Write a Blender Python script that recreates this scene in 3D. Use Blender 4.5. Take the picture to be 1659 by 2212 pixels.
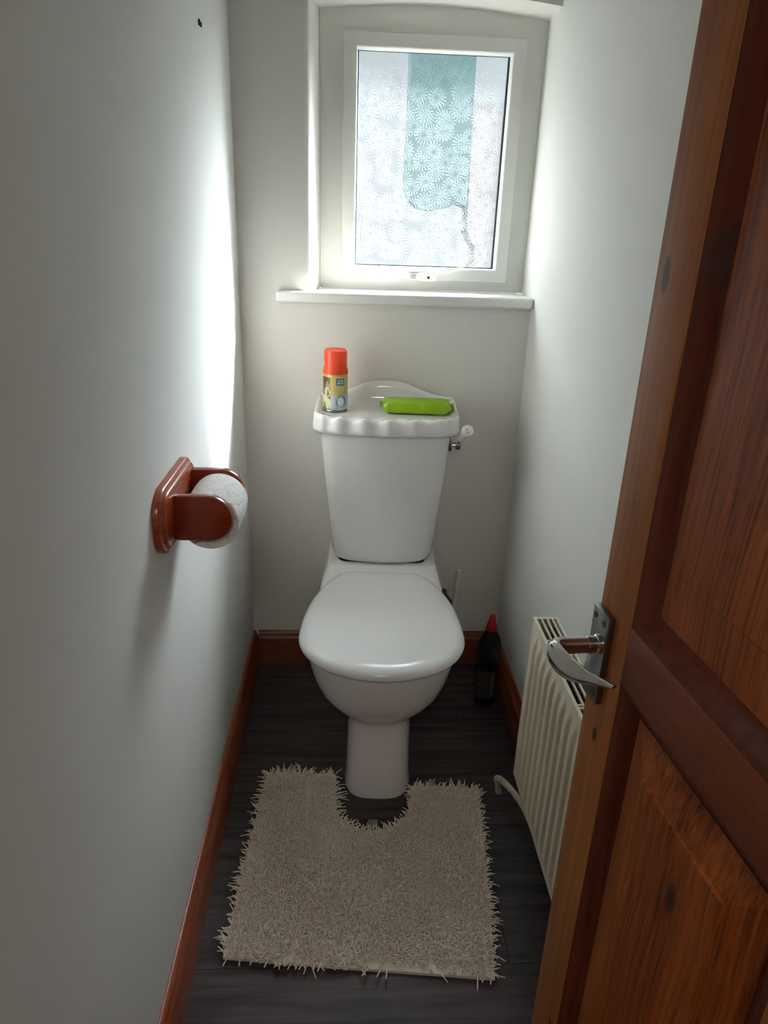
import bpy, bmesh, math, random
from mathutils import Vector, Matrix
random.seed(7)
PI = math.pi
for o in list(bpy.data.objects): bpy.data.objects.remove(o)
SC = bpy.context.scene
COL = SC.collection

# ------------------------------------------------------------------ camera
cd = bpy.data.cameras.new('camera'); cam = bpy.data.objects.new('camera', cd); COL.objects.link(cam)
R_ = Vector((0.99858876, -0.04250644, 0.03183842))
DN = Vector((0.0136637, -0.37368973, -0.92745312))
FW = Vector((0.05132042, 0.92657929, -0.37258157))
M = Matrix.Identity(4)
for i in range(3):
    M[i][0] = R_[i]; M[i][1] = -DN[i]; M[i][2] = -FW[i]
M[0][3], M[1][3], M[2][3] = 0.284, -1.88, 1.265
cam.matrix_world = M
cd.sensor_fit = 'VERTICAL'; cd.sensor_height = 36; cd.lens = 1515.0 / 2212 * 36
cd.clip_start = 0.02; cd.clip_end = 100
SC.camera = cam

# ------------------------------------------------------------------ light and exposure
SKY = .50          # radiance of the bright hazy sky
ZEN = 6.6          # extra brightness of the sky overhead
GLOW = 78.0        # haze round the sun
SUN = 38.0
HALL = 6.4
vs = SC.view_settings
SC.display_settings.display_device = 'sRGB'
vs.view_transform = 'Standard'; vs.look = 'None'; vs.exposure = 0.45; vs.gamma = 1.0; vs.use_curve_mapping = False
sdir = Vector((1.36, 1.0, 1.24)).normalized()      # towards the sun
w = bpy.data.worlds.new('sky'); SC.world = w; w.use_nodes = True
nt = w.node_tree; nt.nodes.clear()
def N(nt, typ, **kw):
    n = nt.nodes.new(typ)
    for k, v in kw.items(): setattr(n, k, v)
    return n
tc = N(nt, 'ShaderNodeTexCoord')
dot = N(nt, 'ShaderNodeVectorMath', operation='DOT_PRODUCT'); dot.inputs[1].default_value = sdir
nrm = N(nt, 'ShaderNodeVectorMath', operation='NORMALIZE')
nt.links.new(tc.outputs['Generated'], nrm.inputs[0]); nt.links.new(nrm.outputs[0], dot.inputs[0])
mx = N(nt, 'ShaderNodeMapRange'); mx.inputs[1].default_value = 0.60; mx.inputs[2].default_value = 1.0
pw = N(nt, 'ShaderNodeMath', operation='POWER'); pw.inputs[1].default_value = 5.0
ml = N(nt, 'ShaderNodeMath', operation='MULTIPLY_ADD'); ml.inputs[1].default_value = GLOW; 
nt.links.new(dot.outputs['Value'], mx.inputs[0]); nt.links.new(mx.outputs[0], pw.inputs[0]); nt.links.new(pw.outputs[0], ml.inputs[0])
sz = N(nt, 'ShaderNodeSeparateXYZ'); nt.links.new(nrm.outputs[0], sz.inputs[0])
zm = N(nt, 'ShaderNodeMapRange', interpolation_type='SMOOTHSTEP'); zm.inputs[1].default_value = .21; zm.inputs[2].default_value = .5
zm.inputs[3].default_value = SKY; zm.inputs[4].default_value = SKY + ZEN
nt.links.new(sz.outputs['Z'], zm.inputs[0]); nt.links.new(zm.outputs[0], ml.inputs[2])
bg = N(nt, 'ShaderNodeBackground'); bg.inputs[0].default_value = (0.93, 0.968, 1.0, 1)
nt.links.new(ml.outputs[0], bg.inputs[1])
wo = N(nt, 'ShaderNodeOutputWorld'); nt.links.new(bg.outputs[0], wo.inputs[0])
sl = bpy.data.lights.new('sun', 'SUN'); sl.energy = SUN; sl.angle = math.radians(13); sl.color = (1.0, 0.97, 0.92)
so = bpy.data.objects.new('sun', sl); COL.objects.link(so)
so.rotation_euler = sdir.to_track_quat('Z', 'Y').to_euler(); so.location = (4, 3, 4)
hl = bpy.data.lights.new('hall_ceiling_lamp', 'AREA'); hl.energy = HALL; hl.shape = 'DISK'; hl.size = 0.35; hl.color = (1.0, 0.93, 0.86)
ho = bpy.data.objects.new('hall_ceiling_lamp', hl); COL.objects.link(ho); ho.location = (0.25, -2.7, 2.05)

# ------------------------------------------------------------------ materials
def mat(name, col=(.8, .8, .8), rough=.5, metal=0.0, bump=None, spec=.5, coat=0.0, var=None, alpha=None, trans=0.0, sss=0.0):
    m = bpy.data.materials.new(name); m.use_nodes = True; t = m.node_tree
    b = t.nodes['Principled BSDF']
    b.inputs['Base Color'].default_value = (*col, 1); b.inputs['Roughness'].default_value = rough
    b.inputs['Metallic'].default_value = metal; b.inputs['Specular IOR Level'].default_value = spec
    b.inputs['Coat Weight'].default_value = coat; b.inputs['Coat Roughness'].default_value = .08
    b.inputs['Transmission Weight'].default_value = trans
    co = N(t, 'ShaderNodeTexCoord')
    if var:      # (scale, other colour, low, high)
        n = N(t, 'ShaderNodeTexNoise'); n.inputs['Scale'].default_value = var[0]; n.inputs['Detail'].default_value = 5
        t.links.new(co.outputs['Object'], n.inputs['Vector'])
        r = N(t, 'ShaderNodeMapRange'); r.inputs[1].default_value = var[2]; r.inputs[2].default_value = var[3]
        t.links.new(n.outputs['Fac'], r.inputs[0])
        x = N(t, 'ShaderNodeMix', data_type='RGBA'); x.inputs[6].default_value = (*col, 1); x.inputs[7].default_value = (*var[1], 1)
        t.links.new(r.outputs[0], x.inputs[0]); t.links.new(x.outputs[2], b.inputs['Base Color'])
    if bump:     # (scale, strength, distance)
        n = N(t, 'ShaderNodeTexNoise'); n.inputs['Scale'].default_value = bump[0]; n.inputs['Detail'].default_value = 4
        t.links.new(co.outputs['Object'], n.inputs['Vector'])
        bp = N(t, 'ShaderNodeBump'); bp.inputs['Strength'].default_value = bump[1]; bp.inputs['Distance'].default_value = bump[2]
        t.links.new(n.outputs['Fac'], bp.inputs['Height']); t.links.new(bp.outputs[0], b.inputs['Normal'])
    return m

def wood(name, dark, light, axis='Z', rough=.3, knots=(), stripes=1.0, seed=0.0, patch=.5, fine=1.6):
    """varnished softwood: grain along one axis, knots at given local places (x, z, radius, stretch)"""
    m = bpy.data.materials.new(name); m.use_nodes = True; t = m.node_tree
    b = t.nodes['Principled BSDF']; b.inputs['Roughness'].default_value = rough
    b.inputs['Coat Weight'].default_value = .0 if rough > .4 else .1; b.inputs['Specular IOR Level'].default_value = .25 if rough > .4 else .5; b.inputs['Coat Roughness'].default_value = .25
    L = t.links.new
    co = N(t, 'ShaderNodeTexCoord')
    off = N(t, 'ShaderNodeVectorMath', operation='ADD'); off.inputs[1].default_value = (seed, seed * .7, seed * 1.3)
    L(co.outputs['Object'], off.inputs[0])
    # low frequency wobble of the grain
    wn = N(t, 'ShaderNodeTexNoise'); wn.inputs['Scale'].default_value = 4; wn.inputs['Detail'].default_value = 1; L(off.outputs[0], wn.inputs['Vector'])
    wsc = N(t, 'ShaderNodeVectorMath', operation='SCALE'); wsc.inputs['Scale'].default_value = .025; L(wn.outputs['Color'], wsc.inputs[0])
    ad = N(t, 'ShaderNodeVectorMath', operation='ADD'); L(off.outputs[0], ad.inputs[0]); L(wsc.outputs[0], ad.inputs[1])
    # knots: bend grain and darken
    kn_out = None
    for (kx, kz, kr, kst) in knots:
        s = N(t, 'ShaderNodeSeparateXYZ'); L(co.outputs['Object'], s.inputs[0])
        dx = N(t, 'ShaderNodeMath', operation='SUBTRACT'); L(s.outputs['X'], dx.inputs[0]); dx.inputs[1].default_value = kx
        dz = N(t, 'ShaderNodeMath', operation='SUBTRACT'); L(s.outputs['Z'], dz.inputs[0]); dz.inputs[1].default_value = kz
        dz2 = N(t, 'ShaderNodeMath', operation='MULTIPLY'); L(dz.outputs[0], dz2.inputs[0]); dz2.inputs[1].default_value = 1 / kst
        p1 = N(t, 'ShaderNodeMath', operation='MULTIPLY'); L(dx.outputs[0], p1.inputs[0]); L(dx.outputs[0], p1.inputs[1])
        p2 = N(t, 'ShaderNodeMath', operation='MULTIPLY_ADD'); L(dz2.outputs[0], p2.inputs[0]); L(dz2.outputs[0], p2.inputs[1]); L(p1.outputs[0], p2.inputs[2])
        sq = N(t, 'ShaderNodeMath', operation='SQRT'); L(p2.outputs[0], sq.inputs[0])
        mr = N(t, 'ShaderNodeMapRange', interpolation_type='SMOOTHSTEP'); mr.inputs[1].default_value = kr * 1.25; mr.inputs[2].default_value = kr * .5
        L(sq.outputs[0], mr.inputs[0])
        if kn_out is None: kn_out = mr.outputs[0]
        else:
            mm = N(t, 'ShaderNodeMath', operation='MAXIMUM'); L(kn_out, mm.inputs[0]); L(mr.outputs[0], mm.inputs[1]); kn_out = mm.outputs[0]
    sc = {'Z': (70, 70, 2.2), 'X': (2.2, 70, 70), 'Y': (70, 2.2, 70)}[axis]
    sc2 = {'Z': (14, 14, 1.2), 'X': (1.2, 14, 14), 'Y': (14, 1.2, 14)}[axis]
    def nz(sc_, det):
        mp = N(t, 'ShaderNodeVectorMath', operation='MULTIPLY'); mp.inputs[1].default_value = sc_; L(ad.outputs[0], mp.inputs[0])
        n = N(t, 'ShaderNodeTexNoise'); n.inputs['Scale'].default_value = 1; n.inputs['Detail'].default_value = det; L(mp.outputs[0], n.inputs['Vector'])
        return n.outputs['Fac']
    a = nz(tuple(v * (fine if v > 10 else 1.0) for v in sc), 4); c = nz(sc2, 2)
    mixf = N(t, 'ShaderNodeMath', operation='MULTIPLY_ADD'); L(a, mixf.inputs[0]); mixf.inputs[1].default_value = .9 * stripes
    cs = N(t, 'ShaderNodeMath', operation='MULTIPLY'); L(c, cs.inputs[0]); cs.inputs[1].default_value = patch; L(cs.outputs[0], mixf.inputs[2])
    mid = (.9 * stripes + patch) / 2
    mr = N(t, 'ShaderNodeMapRange'); mr.inputs[1].default_value = mid - .22; mr.inputs[2].default_value = mid + .22; L(mixf.outputs[0], mr.inputs[0])
    cr = N(t, 'ShaderNodeMix', data_type='RGBA'); cr.inputs[6].default_value = (*dark, 1); cr.inputs[7].default_value = (*light, 1); L(mr.outputs[0], cr.inputs[0])
    out = cr.outputs[2]
    if kn_out is not None:
        km = N(t, 'ShaderNodeMix', data_type='RGBA'); L(kn_out, km.inputs[0]); L(out, km.inputs[6]); km.inputs[7].default_value = (.06, .022, .016, 1); out = km.outputs[2]
    L(out, b.inputs['Base Color'])
    bp = N(t, 'ShaderNodeBump'); bp.inputs['Strength'].default_value = .15; bp.inputs['Distance'].default_value = .0006; L(a, bp.inputs['Height']); L(bp.outputs[0], b.inputs['Normal'])
    return m

M_wall = mat('white_wall_paint', (.78, .775, .75), .75, bump=(14, .25, .004), spec=.25)
M_back = mat('warm_white_wall_paint', (.76, .735, .69), .75, bump=(12, .3, .004), spec=.25)
M_ceil = mat('ceiling_paint', (.8, .79, .77), .8)
M_hall = mat('hall_paint', (.55, .47, .38), .8)
M_upvc = mat('window_plastic', (.77, .765, .72), .35)
M_sill = mat('gloss_sill_paint', (.8, .79, .76), .35, bump=(40, .15, .002))
M_gask = mat('glazing_gasket', (.02, .035, .05), .5)
M_hand = mat('window_handle_plastic', (.85, .82, .72), .35)
M_keyg = mat('grey_handle_button', (.35, .35, .35), .4)
M_cer = mat('toilet_ceramic', (.82, .81, .80), .07, coat=.3)
M_pan = mat('toilet_pan_ceramic', (.82, .81, .80), .07, coat=.3, var=(75, (.16, .11, .07), .755, .80))
M_seat = mat('toilet_seat_plastic', (.84, .84, .84), .16)
M_chrome = mat('chrome', (.62, .60, .58), .12, metal=1.0)
M_steel = mat('satin_chrome_plate', (.27, .27, .27), .28, metal=1.0)
M_screw = mat('dark_screw', (.05, .045, .04), .4, metal=.6)
M_rad = mat('cream_radiator_enamel', (.71, .64, .50), .35)
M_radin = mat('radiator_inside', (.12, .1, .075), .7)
M_pipe = mat('painted_pipe', (.62, .57, .47), .45, var=(60, (.25, .2, .15), .55, .75))
M_pipe2 = mat('white_plastic_pipe', (.82, .79, .72), .4)
M_base = wood('skirting_pine', (.17, .032, .012), (.36, .085, .028), 'Y', .35, patch=.6)
M_base2 = wood('skirting_pine_shaded', (.13, .032, .015), (.24, .07, .03), 'X', .35)  # darker copy of the skirting pine, shade at the back wall is in its colour
M_hold = wood('holder_wood', (.22, .03, .010), (.40, .075, .022), 'Y', .25, patch=.8)
M_holdx = wood('holder_arm_wood', (.17, .018, .007), (.26, .035, .012), 'X', .25, patch=.8)
M_lime = mat('lime_wrapper', (.26, .46, .005), .32, bump=(35, .3, .004))
M_capred = mat('orange_cap_plastic', (.95, .10, .05), .25)
M_black = mat('black_bottle_plastic', (.006, .005, .006), .35)
M_redcap = mat('red_cap_plastic', (.35, .004, .008), .35)
M_greylab = mat('grey_bottle_label', (.05, .05, .05), .4)
M_silver = mat('silver_strip', (.12, .12, .12), .35)
M_tag = mat('clear_tag', (.25, .22, .22), .3)
M_back_rug = mat('rug_backing', (.80, .73, .66), .9)

def rug_mat():
    m = bpy.data.materials.new('cream_pile'); m.use_nodes = True; t = m.node_tree; b = t.nodes['Principled BSDF']
    b.inputs['Roughness'].default_value = .95; b.inputs['Specular IOR Level'].default_value = .1
    co = N(t, 'ShaderNodeTexCoord'); n = N(t, 'ShaderNodeTexNoise'); n.inputs['Scale'].default_value = 9; n.inputs['Detail'].default_value = 3
    t.links.new(co.outputs['Object'], n.inputs['Vector'])
    cr = N(t, 'ShaderNodeMix', data_type='RGBA'); cr.inputs[6].default_value = (.96, .86, .78, 1); cr.inputs[7].default_value = (.94, .85, .71, 1)
    t.links.new(n.outputs['Fac'], cr.inputs[0]); t.links.new(cr.outputs[2], b.inputs['Base Color'])
    tl = N(t, 'ShaderNodeBsdfTranslucent'); t.links.new(cr.outputs[2], tl.inputs[0]); mxx = N(t, 'ShaderNodeMixShader'); mxx.inputs[0].default_value = .15
    t.links.new(b.outputs[0], mxx.inputs[1]); t.links.new(tl.outputs[0], mxx.inputs[2]); t.links.new(mxx.outputs[0], t.nodes['Material Output'].inputs[0])
    return m
M_rug = rug_mat()

def floor_mat():
    m = bpy.data.materials.new('dark_plank_vinyl'); m.use_nodes = True; t = m.node_tree; b = t.nodes['Principled BSDF']; L = t.links.new
    b.inputs['Roughness'].default_value = .42; b.inputs['Specular IOR Level'].default_value = .28
    co = N(t, 'ShaderNodeTexCoord')
    br = N(t, 'ShaderNodeTexBrick'); br.offset = .37; br.inputs['Scale'].default_value = 1
    br.inputs['Brick Width'].default_value = .95; br.inputs['Row Height'].default_value = .165; br.inputs['Mortar Size'].default_value = .0012
    br.inputs['Color1'].default_value = (0, 0, 0, 1); br.inputs['Color2'].default_value = (1, 1, 1, 1); br.inputs['Mortar'].default_value = (.5, .5, .5, 1)
    L(co.outputs['Object'], br.inputs['Vector'])
    mp = N(t, 'ShaderNodeVectorMath', operation='MULTIPLY'); mp.inputs[1].default_value = (4, 60, 1); L(co.outputs['Object'], mp.inputs[0])
    n = N(t, 'ShaderNodeTexNoise'); n.inputs['Scale'].default_value = 1; n.inputs['Detail'].default_value = 6; n.inputs['Distortion'].default_value = .6; L(mp.outputs[0], n.inputs['Vector'])
    c1 = N(t, 'ShaderNodeMix', data_type='RGBA'); c1.inputs[6].default_value = (.050, .036, .036, 1); c1.inputs[7].default_value = (.038, .032, .032, 1); L(br.outputs['Color'], c1.inputs[0])
    r = N(t, 'ShaderNodeMapRange'); r.inputs[1].default_value = .3; r.inputs[2].default_value = .75; r.inputs[3].default_value = .5; r.inputs[4].default_value = 1.9; L(n.outputs['Fac'], r.inputs[0])
    c2 = N(t, 'ShaderNodeVectorMath', operation='SCALE'); L(c1.outputs[2], c2.inputs[0]); L(r.outputs[0], c2.inputs['Scale'])
    c3 = N(t, 'ShaderNodeMix', data_type='RGBA'); L(br.outputs['Fac'], c3.inputs[0]); L(c2.outputs[0], c3.inputs[6]); c3.inputs[7].default_value = (.012, .01, .01, 1)
    L(c3.outputs[2], b.inputs['Base Color'])
    bp = N(t, 'ShaderNodeBump'); bp.inputs['Strength'].default_value = .2; bp.inputs['Distance'].default_value = .001; L(n.outputs['Fac'], bp.inputs['Height']); L(bp.outputs[0], b.inputs['Normal'])
    return m
M_floor = floor_mat()

def glass_mat():
    """obscured glass: lets light through, scatters part of it, pressed with daisies"""
    m = bpy.data.materials.new('daisy_obscured_glass'); m.use_nodes = True; t = m.node_tree; L = t.links.new
    for n in list(t.nodes): t.nodes.remove(n)
    co = N(t, 'ShaderNodeTexCoord'); s = N(t, 'ShaderNodeSeparateXYZ'); L(co.outputs['Object'], s.inputs[0])
    cb = N(t, 'ShaderNodeCombineXYZ'); L(s.outputs['X'], cb.inputs[0]); L(s.outputs['Z'], cb.inputs[1])
    hs = None
    for sc_, offv in ((24.0, (0, 0, 0)), (21.0, (.37, .21, 0))):
        ad = N(t, 'ShaderNodeVectorMath', operation='ADD'); ad.inputs[1].default_value = offv; L(cb.outputs[0], ad.inputs[0])
        v = N(t, 'ShaderNodeTexVoronoi', voronoi_dimensions='2D', feature='F1'); v.inputs['Scale'].default_value = sc_; v.inputs['Randomness'].default_value = .75
        L(ad.outputs[0], v.inputs['Vector'])
        d = N(t, 'ShaderNodeVectorMath', operation='SUBTRACT'); L(ad.outputs[0], d.inputs[0]); L(v.outputs['Position'], d.inputs[1])
        ds = N(t, 'ShaderNodeSeparateXYZ'); L(d.outputs[0], ds.inputs[0])
        at = N(t, 'ShaderNodeMath', operation='ARCTAN2'); L(ds.outputs['Y'], at.inputs[0]); L(ds.outputs['X'], at.inputs[1])
        k = N(t, 'ShaderNodeMath', operation='MULTIPLY'); L(at.outputs[0], k.inputs[0]); k.inputs[1].default_value = 16
        sn = N(t, 'ShaderNodeMath', operation='SINE'); L(k.outputs[0], sn.inputs[0])
        th = N(t, 'ShaderNodeMapRange', interpolation_type='SMOOTHSTEP'); th.inputs[1].default_value = -.2; th.inputs[2].default_value = .7; L(sn.outputs[0], th.inputs[0])
        rm = N(t, 'ShaderNodeMapRange', interpolation_type='SMOOTHSTEP'); rm.inputs[1].default_value = .08; rm.inputs[2].default_value = .17; L(v.outputs['Distance'], rm.inputs[0])
        ro = N(t, 'ShaderNodeMapRange', interpolation_type='SMOOTHSTEP'); ro.inputs[1].default_value = .56; ro.inputs[2].default_value = .42; L(v.outputs['Distance'], ro.inputs[0])
        a = N(t, 'ShaderNodeMath', operation='MULTIPLY'); L(th.outputs[0], a.inputs[0]); L(rm.outputs[0], a.inputs[1])
        a2 = N(t, 'ShaderNodeMath', operation='MULTIPLY'); L(a.outputs[0], a2.inputs[0]); L(ro.outputs[0], a2.inputs[1])
        if hs is None: hs = a2.outputs[0]
        else:
            mm = N(t, 'ShaderNodeMath', operation='MAXIMUM'); L(hs, mm.inputs[0]); L(a2.outputs[0], mm.inputs[1]); hs = mm.outputs[0]
    fn = N(t, 'ShaderNodeTexNoise'); fn.inputs['Scale'].default_value = 220; L(co.outputs['Object'], fn.inputs['Vector'])
    hh = N(t, 'ShaderNodeMath', operation='MULTIPLY_ADD'); L(fn.outputs['Fac'], hh.inputs[0]); hh.inputs[1].default_value = .35; L(hs, hh.inputs[2])
    bp = N(t, 'ShaderNodeBump'); bp.inputs['Strength'].default_value = 1.0; bp.inputs['Distance'].default_value = .0016; L(hh.outputs[0], bp.inputs['Height'])
    tr = N(t, 'ShaderNodeBsdfTransparent'); tr.inputs[0].default_value = (.95, .99, 1, 1)
    tl = N(t, 'ShaderNodeBsdfTranslucent'); tl.inputs[0].default_value = (.86, .95, 1, 1); L(bp.outputs[0], tl.inputs['Normal'])
    gl = N(t, 'ShaderNodeBsdfGlossy'); gl.inputs['Roughness'].default_value = .25; L(bp.outputs[0], gl.inputs['Normal'])
    fac = N(t, 'ShaderNodeMapRange'); fac.inputs[3].default_value = .010; fac.inputs[4].default_value = .028; L(hs, fac.inputs[0])
    m1 = N(t, 'ShaderNodeMixShader'); L(fac.outputs[0], m1.inputs[0]); L(tr.outputs[0], m1.inputs[1]); L(tl.outputs[0], m1.inputs[2])
    m2 = N(t, 'ShaderNodeMixShader'); m2.inputs[0].default_value = .06; L(m1.outputs[0], m2.inputs[1]); L(gl.outputs[0], m2.inputs[2])
    o = N(t, 'ShaderNodeOutputMaterial'); L(m2.outputs[0], o.inputs[0])
    return m
M_glass = glass_mat()

# ------------------------------------------------------------------ mesh helpers
def tag(o, label=None, cat=None, group=None, kind=None):
    for k, v in (('label', label), ('category', cat), ('group', group), ('kind', kind)):
        if v: o[k] = v
    return o
def empty(name, loc=(0, 0, 0), rz=0.0):
    o = bpy.data.objects.new(name, None); COL.objects.link(o); o.location = loc; o.rotation_euler = (0, 0, rz); o.empty_display_size = .05
    return o
def link(name, verts, faces, m, parent=None, smooth=40, loc=None, mats=None, midx=None):
    me = bpy.data.meshes.new(name); me.from_pydata([tuple(v) for v in verts], [], faces)
    bm = bmesh.new(); bm.from_mesh(me); bmesh.ops.recalc_face_normals(bm, faces=bm.faces); bm.to_mesh(me); bm.free()
    for q in (mats or [m]): me.materials.append(q)
    if midx: me.polygons.foreach_set('material_index', midx)
    if smooth:
        me.shade_smooth(); me.set_sharp_from_angle(angle=math.radians(smooth))
    o = bpy.data.objects.new(name, me); COL.objects.link(o)
    if parent: o.parent = parent
    if loc: o.location = loc
    return o
class MB:
    def __init__(s): s.v = []; s.f = []
    def add(s, vs, fs):
        b = len(s.v); s.v += [Vector(p) for p in vs]; s.f += [tuple(i + b for i in f) for f in fs]
    def box(s, a, b, bev=0.0, seg=2):
        x0, y0, z0 = a; x1, y1, z1 = b
        bm = bmesh.new(); bmesh.ops.create_cube(bm, size=1)
        for v in bm.verts: v.co = Vector(((x0 + x1) / 2 + v.co.x * (x1 - x0), (y0 + y1) / 2 + v.co.y * (y1 - y0), (z0 + z1) / 2 + v.co.z * (z1 - z0)))
        if bev: bmesh.ops.bevel(bm, geom=list(bm.edges), offset=bev, segments=seg, profile=.5, affect='EDGES')
        s.frombm(bm)
    def frombm(s, bm):
        bm.verts.ensure_lookup_table(); bm.verts.index_update()
        s.add([v.co.copy() for v in bm.verts], [tuple(v.index for v in f.verts) for f in bm.faces]); bm.free()
    def prism(s, pts, axis, a, b, bev=0.0, seg=2):
        """pts: outline in the two remaining axes; extruded along axis from a to b"""
        def P(p, t):
            return {'x': (t, p[0], p[1]), 'y': (p[0], t, p[1]), 'z': (p[0], p[1], t)}[axis]
        bm = bmesh.new()
        lo = [bm.verts.new(P(p, a)) for p in pts]; hi = [bm.verts.new(P(p, b)) for p in pts]
        n = len(pts)
        bm.faces.new(lo); bm.faces.new(hi[::-1])
        for i in range(n): bm.faces.new((lo[i], hi[i], hi[(i + 1) % n], lo[(i + 1) % n]))
        bmesh.ops.recalc_face_normals(bm, faces=bm.faces)
        if bev:
            es = [e for e in bm.edges if e.calc_face_angle(0) > math.radians(35)]
            bmesh.ops.bevel(bm, geom=es, offset=bev, segments=seg, profile=.5, affect='EDGES')
        s.frombm(bm)
    def loft(s, rings, cap0=True, cap1=True, closed=True):
        n = len(rings[0]); vs = [p for r in rings for p in r]; fs = []
        for k in range(len(rings) - 1):
            for i in range(n if closed else n - 1):
                j = (i + 1) % n; fs.append((k * n + i, k * n + j, (k + 1) * n + j, (k + 1) * n + i))
        if cap0: fs.append(tuple(range(n))[::-1])
        if cap1: fs.append(tuple((len(rings) - 1) * n + i for i in range(n)))
        s.add(vs, fs)
    def lathe(s, prof, c=(0, 0, 0), axis='z', n=40, cap=True):
        rings = []
        for r, h in prof:
            ring = []
            for i in range(n):
                a = 2 * PI * i / n; u, v_ = r * math.cos(a), r * math.sin(a)
                p = {'z': (u, v_, h), 'y': (u, h, v_), 'x': (h, u, v_)}[axis]
                ring.append((p[0] + c[0], p[1] + c[1], p[2] + c[2]))
            rings.append(ring)
        s.loft(rings, cap, cap)
    def tube(s, path, r, n=14, ell=None):
        """swept tube; r one radius or list; ell list of (ra, rb) for flattened sections"""
        path = [Vector(p) for p in path]; rings = []
        up = None
        for i, p in enumerate(path):
            t = (path[min(i + 1, len(path) - 1)] - path[max(i - 1, 0)]).normalized()
            if up is None:
                up = Vector((0, 0, 1)) if abs(t.z) < .8 else Vector((1, 0, 0))
            up = (up - t * up.dot(t)).normalized(); sd = t.cross(up)
            ra, rb = ell[i] if ell else ((r[i], r[i]) if isinstance(r, (list, tuple)) else (r, r))
            rings.append([p + sd * (ra * math.cos(2 * PI * k / n)) + up * (rb * math.sin(2 * PI * k / n)) for k in range(n)])
        s.loft(rings)
    def build(s, name, m, parent=None, smooth=40, **kw): return link(name, s.v, s.f, m, parent, smooth, **kw)
def sm(t): t = max(0, min(1, t)); return t * t * (3 - 2 * t)
def bez(pts, n):
    """Catmull-Rom through the points"""
    P = [Vector(p) for p in pts]; P = [P[0] * 2 - P[1]] + P + [P[-1] * 2 - P[-2]]; out = []
    for i in range(1, len(P) - 2):
        for k in range(n):
            t = k / n; a, b, c, d = P[i - 1], P[i], P[i + 1], P[i + 2]
            out.append(.5 * ((2 * b) + (c - a) * t + (2 * a - 5 * b + 4 * c - d) * t * t + (3 * b - 3 * c + d - a) * t ** 3))
    out.append(P[-2]); return out

# ------------------------------------------------------------------ the room
W = .754; ZC = 2.1; YF = -1.95
def st(name, mb, m, **kw):
    o = mb.build(name, m, smooth=kw.pop('smooth', 30)); tag(o, kind='structure', **kw); return o
mb = MB(); mb.box((-.1, -3.4, -.1), (1.6, .3, 0)); st('floor', mb, M_floor, label='dark grey-brown wood-look plank floor', smooth=0)
mb = MB(); mb.box((-.9, -3.4, ZC), (1.6, .3, ZC + .1)); st('ceiling', mb, M_ceil, label='white ceiling', smooth=0)
mb = MB(); mb.box((-.12, YF, 0), (0, .18, ZC)); st('wall_left', mb, M_wall, label='plain white left wall', smooth=0)
mb = MB(); mb.box((W, YF, 0), (W + .12, .18, ZC)); st('wall_right', mb, M_wall, label='plain white right wall', smooth=0)
# back wall with the window recess
mb = MB()
mb.prism([(0, 0), (.168, 0), (.1755, .0015), (.180, .005), (.1825, .012), (.2, .12), (.2, .18), (0, .18)], 'z', 1.088, ZC)
mb.box((0, 0, 0), (W, .18, 1.088))
arch = [(.1825 + (W - .1825) * i / 16, 1.750 + .018 * math.sin(PI * i / 16) - .002 * i / 16) for i in range(17)]
mb.prism(arch + [(W, ZC), (.1825, ZC)], 'y', 0, .121)
mb.box((.2, .121, 1.80), (W, .18, ZC))
mb.box((-.12, .18, 1.712), (1.25, .245, ZC + .3))      # unseen outer block, added to shade the top of the pane
st('wall_back', mb, M_back, label='white back wall with recessed window', smooth=35)
mb = MB(); mb.tube([(.010, -.0006, 1.058), (.0125, -.0012, 1.046), (.016, -.0008, 1.040), (.0165, -.0012, 1.035), (.022, -.0006, 1.026)], .0008, 6); mb.build('peeled_paint', mat('bare_plaster', (.95, .88, .84), .8), bpy.data.objects['wall_back'])
# front wall round the doorway and the hall behind the camera
mb = MB(); mb.box((.615, YF - .1, 0), (W + .12, YF, ZC)); mb.box((-.12, YF - .1, 0), (-.0, YF, ZC)); mb.box((-.0, YF - .1, 1.84), (.615, YF, ZC))
st('wall_front', mb, M_wall, label='white wall round the doorway', smooth=0)
mb = MB(); mb.box((-.9, -3.4, 0), (-.8, YF, ZC)); mb.box((1.5, -3.4, 0), (1.6, YF, ZC)); mb.box((-.9, -3.5, 0), (1.6, -3.4, ZC))
mb.box((-.8, YF - .1, 0), (-.12, YF - .02, ZC)); mb.box((W + .12, YF - .1, 0), (1.5, YF - .02, ZC))
st('wall_hall', mb, M_hall, label='hall walls outside the doorway', smooth=0)
mb = MB(); mb.box((-.9, -3.4, -.1), (-.1, YF - .1, 0)); st('floor_hall', mb, M_floor, smooth=0)

# skirting boards, moulded top
def skirt(name, p0, p1, nrm_, m, lab):
    p0 = Vector((*p0, 0)); p1 = Vector((*p1, 0)); n = Vector((*nrm_, 0))
    prof = [(0, 0), (.016, 0), (.016, .088), (.0145, .093), (.011, .097), (.010, .103), (.007, .110), (.002, .113), (0, .113)]
    mb = MB(); mb.loft([[p + n * a + Vector((0, 0, b)) for a, b in prof] for p in (p0, p1)])
    o = mb.build(name, m, smooth=50); tag(o, label=lab, kind='structure'); return o
skirt('baseboard_left', (0, YF), (0, -.001), (1, 0), M_base, 'reddish varnished pine skirting along left wall')
skirt('baseboard_back', (.016, 0), (W - .016, 0), (0, -1), M_base2, 'reddish varnished pine skirting along back wall')
skirt('baseboard_right', (W, YF), (W, -.001), (-1, 0), M_base, 'reddish varnished pine skirting along right wall')

# window sill
mb = MB(); mb.prism([(.095, -.03), (W - .001, -.03), (W - .001, .12), (.2, .12), (.182, 0), (.095, 0)], 'z', 1.088, 1.115, .007, 4)
st('trim_1', mb, M_sill, label='white painted window sill, chipped along its front edge', smooth=40)

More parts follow.
